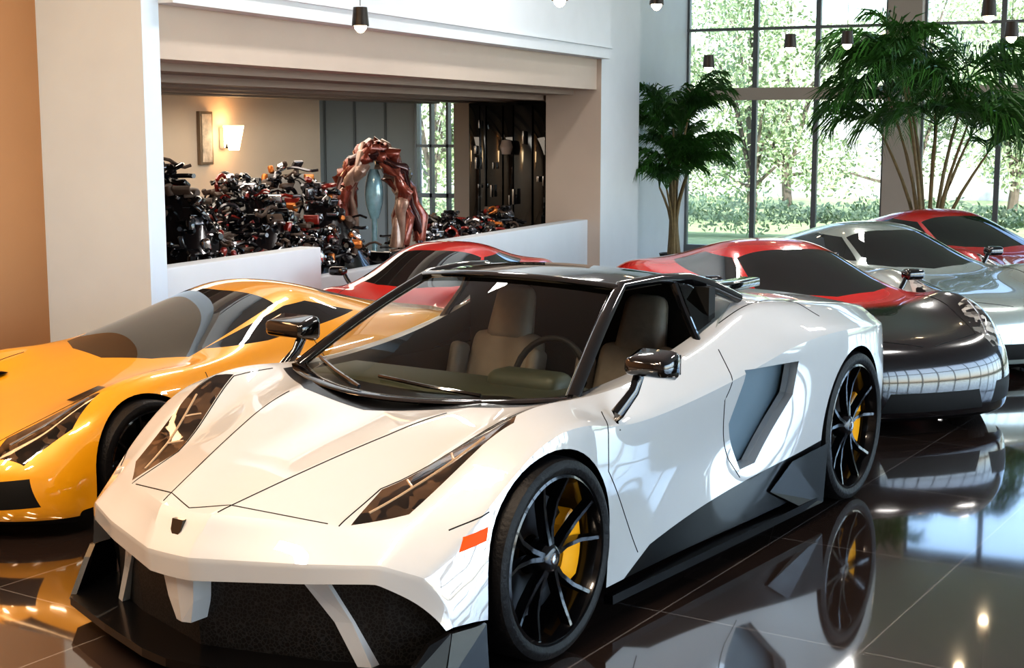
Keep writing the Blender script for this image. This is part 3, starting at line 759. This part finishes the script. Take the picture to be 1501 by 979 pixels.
finish('glass_core',bm,[mat('core_blue_glass',(.28,.50,.58),.1,.1,1,noise=.5,nscale=14)],E,smooth=60)
E=empty('wall_sconce',(13.9,9.85,1.75))
bm=bmesh.new(); box(bm,(-.05,-.02,-.12),(.05,.05,.12),0,.01); tube(bm,[(0,0,0),(0,-.1,.02)],.015); finish('bracket',bm,[M_chrome],E)
bm=bmesh.new(); lathe(bm,[(-.14,.06),(.14,.12),(.14,.115),(-.14,.055)],20,0,'z',cy=-.12); finish('shade',bm,[mat('shade_glow',(1,.8,.55),.5,emis=10,ecol=(1,.70,.38))],E)
E=empty('framed_picture',(13.55,9.88,1.75))
bm=bmesh.new(); box(bm,(-.12,-.03,-.30),(.12,.02,.30),0,.005); box(bm,(-.09,-.035,-.27),(.09,-.028,.27),1); finish('frame',bm,[mat('frame_bronze',(.25,.18,.12),.4,.4),mat('picture_art',(.6,.45,.35),.5,noise=.8,nscale=15)],E)
# ---------------------------------------------------------------- ceiling spotlights
M_bulb=mat('spot_bulb',(1,.8,.6),.3,emis=16,ecol=(1,.78,.5)); M_spot=mat('spot_housing',(.03,.024,.02),.35,.5)
for loc in ((9.93,4.06,2.83),(11.68,3.90,2.93),(14.60,4.30,2.53),(14.0,3.31,2.68),(14.39,2.84,2.72),(12.35,1.31,2.80),(13.36,1.22,2.69),(9.0,5.2,2.62)):
    E=empty('ceiling_spotlight',loc)
    bm=bmesh.new(); lathe(bm,[(.08,.0001),(.08,.05),(-.05,.062),(-.05,.055),(-.02,.05)],20,0,'z'); tube(bm,[(0,0,.09),(0,0,ZC-loc[2])],.003,0,6)
    finish('housing',bm,[M_spot],E,smooth=40)
    bm=bmesh.new(); lathe(bm,[(-.10,.0001),(-.092,.022),(-.07,.040),(-.045,.045),(-.02,.0001)],20,0,'z'); finish('bulb',bm,[M_bulb],E)
# ---------------------------------------------------------------- lights
def area(name,loc,rot,sx,sy,pw,col):
    l=bpy.data.lights.new(name,'AREA'); l.shape='RECTANGLE'; l.size=sx; l.size_y=sy; l.energy=pw; l.color=col
    o=bpy.data.objects.new(name,l); COL.objects.link(o); o.location=loc; o.rotation_euler=rot; return o
for x,y in ((.5,4.6),(2.2,5.6),(.5,2.0),(2.2,3.4),(3.6,2.2)):
    area('added_ceiling_strip',(x,y,4.3),(0,0,0),1.2,.25,84,(1,.80,.60))  # unseen strips added for warm light and highlights on the car paint
for x,y in ((9,4.8),(12.5,4.8),(15.5,3.0),(9.5,0),(13,-.5)):
    area('added_ceiling_strip',(x,y,4.3),(0,0,0),1.2,.25,42,(1,.96,.92))  # further unseen strips added, neutral in colour
area('window_daylight',(9,-8.5,2.3),(D(90),0,0),20,4.0,920,(.64,.82,1))
area('annex_light',(12,8.2,2.15),(0,0,0),5,1.6,75,(1,.87,.72))
area('wall_wash',(5.0,6.3,4.2),(D(-20),0,0),3,.5,45,(1,.6,.3))
sun=bpy.data.lights.new('sun','SUN'); sun.energy=7; sun.angle=.02; sun.color=(1,.97,.92)
so=bpy.data.objects.new('sun',sun); COL.objects.link(so); so.rotation_euler=(D(20),D(-42),0)
w=bpy.data.worlds.new('World'); S.world=w; w.use_nodes=True; nt=w.node_tree; bg=nt.nodes['Background']
sky=nt.nodes.new('ShaderNodeTexSky'); sky.sky_type='NISHITA'; sky.sun_disc=False; sky.sun_elevation=D(48); sky.sun_rotation=D(200)
nt.links.new(sky.outputs[0],bg.inputs[0]); bg.inputs[1].default_value=.56
# ---------------------------------------------------------------- camera
cam=bpy.data.cameras.new('camera'); co=bpy.data.objects.new('camera',cam); COL.objects.link(co); S.camera=co
cam.sensor_width=36; cam.lens=2100/1501*36; cam.clip_start=.05; cam.clip_end=300
co.location=(0,0,1.845)
f=Vector((math.cos(D(24.1))*math.cos(.1417),math.sin(D(24.1))*math.cos(.1417),-math.sin(.1417)))
co.rotation_euler=f.to_track_quat('-Z','Y').to_euler()
S.view_settings.view_transform='Standard'
try: S.view_settings.look='Medium High Contrast'
except Exception: pass
S.view_settings.exposure=0.08
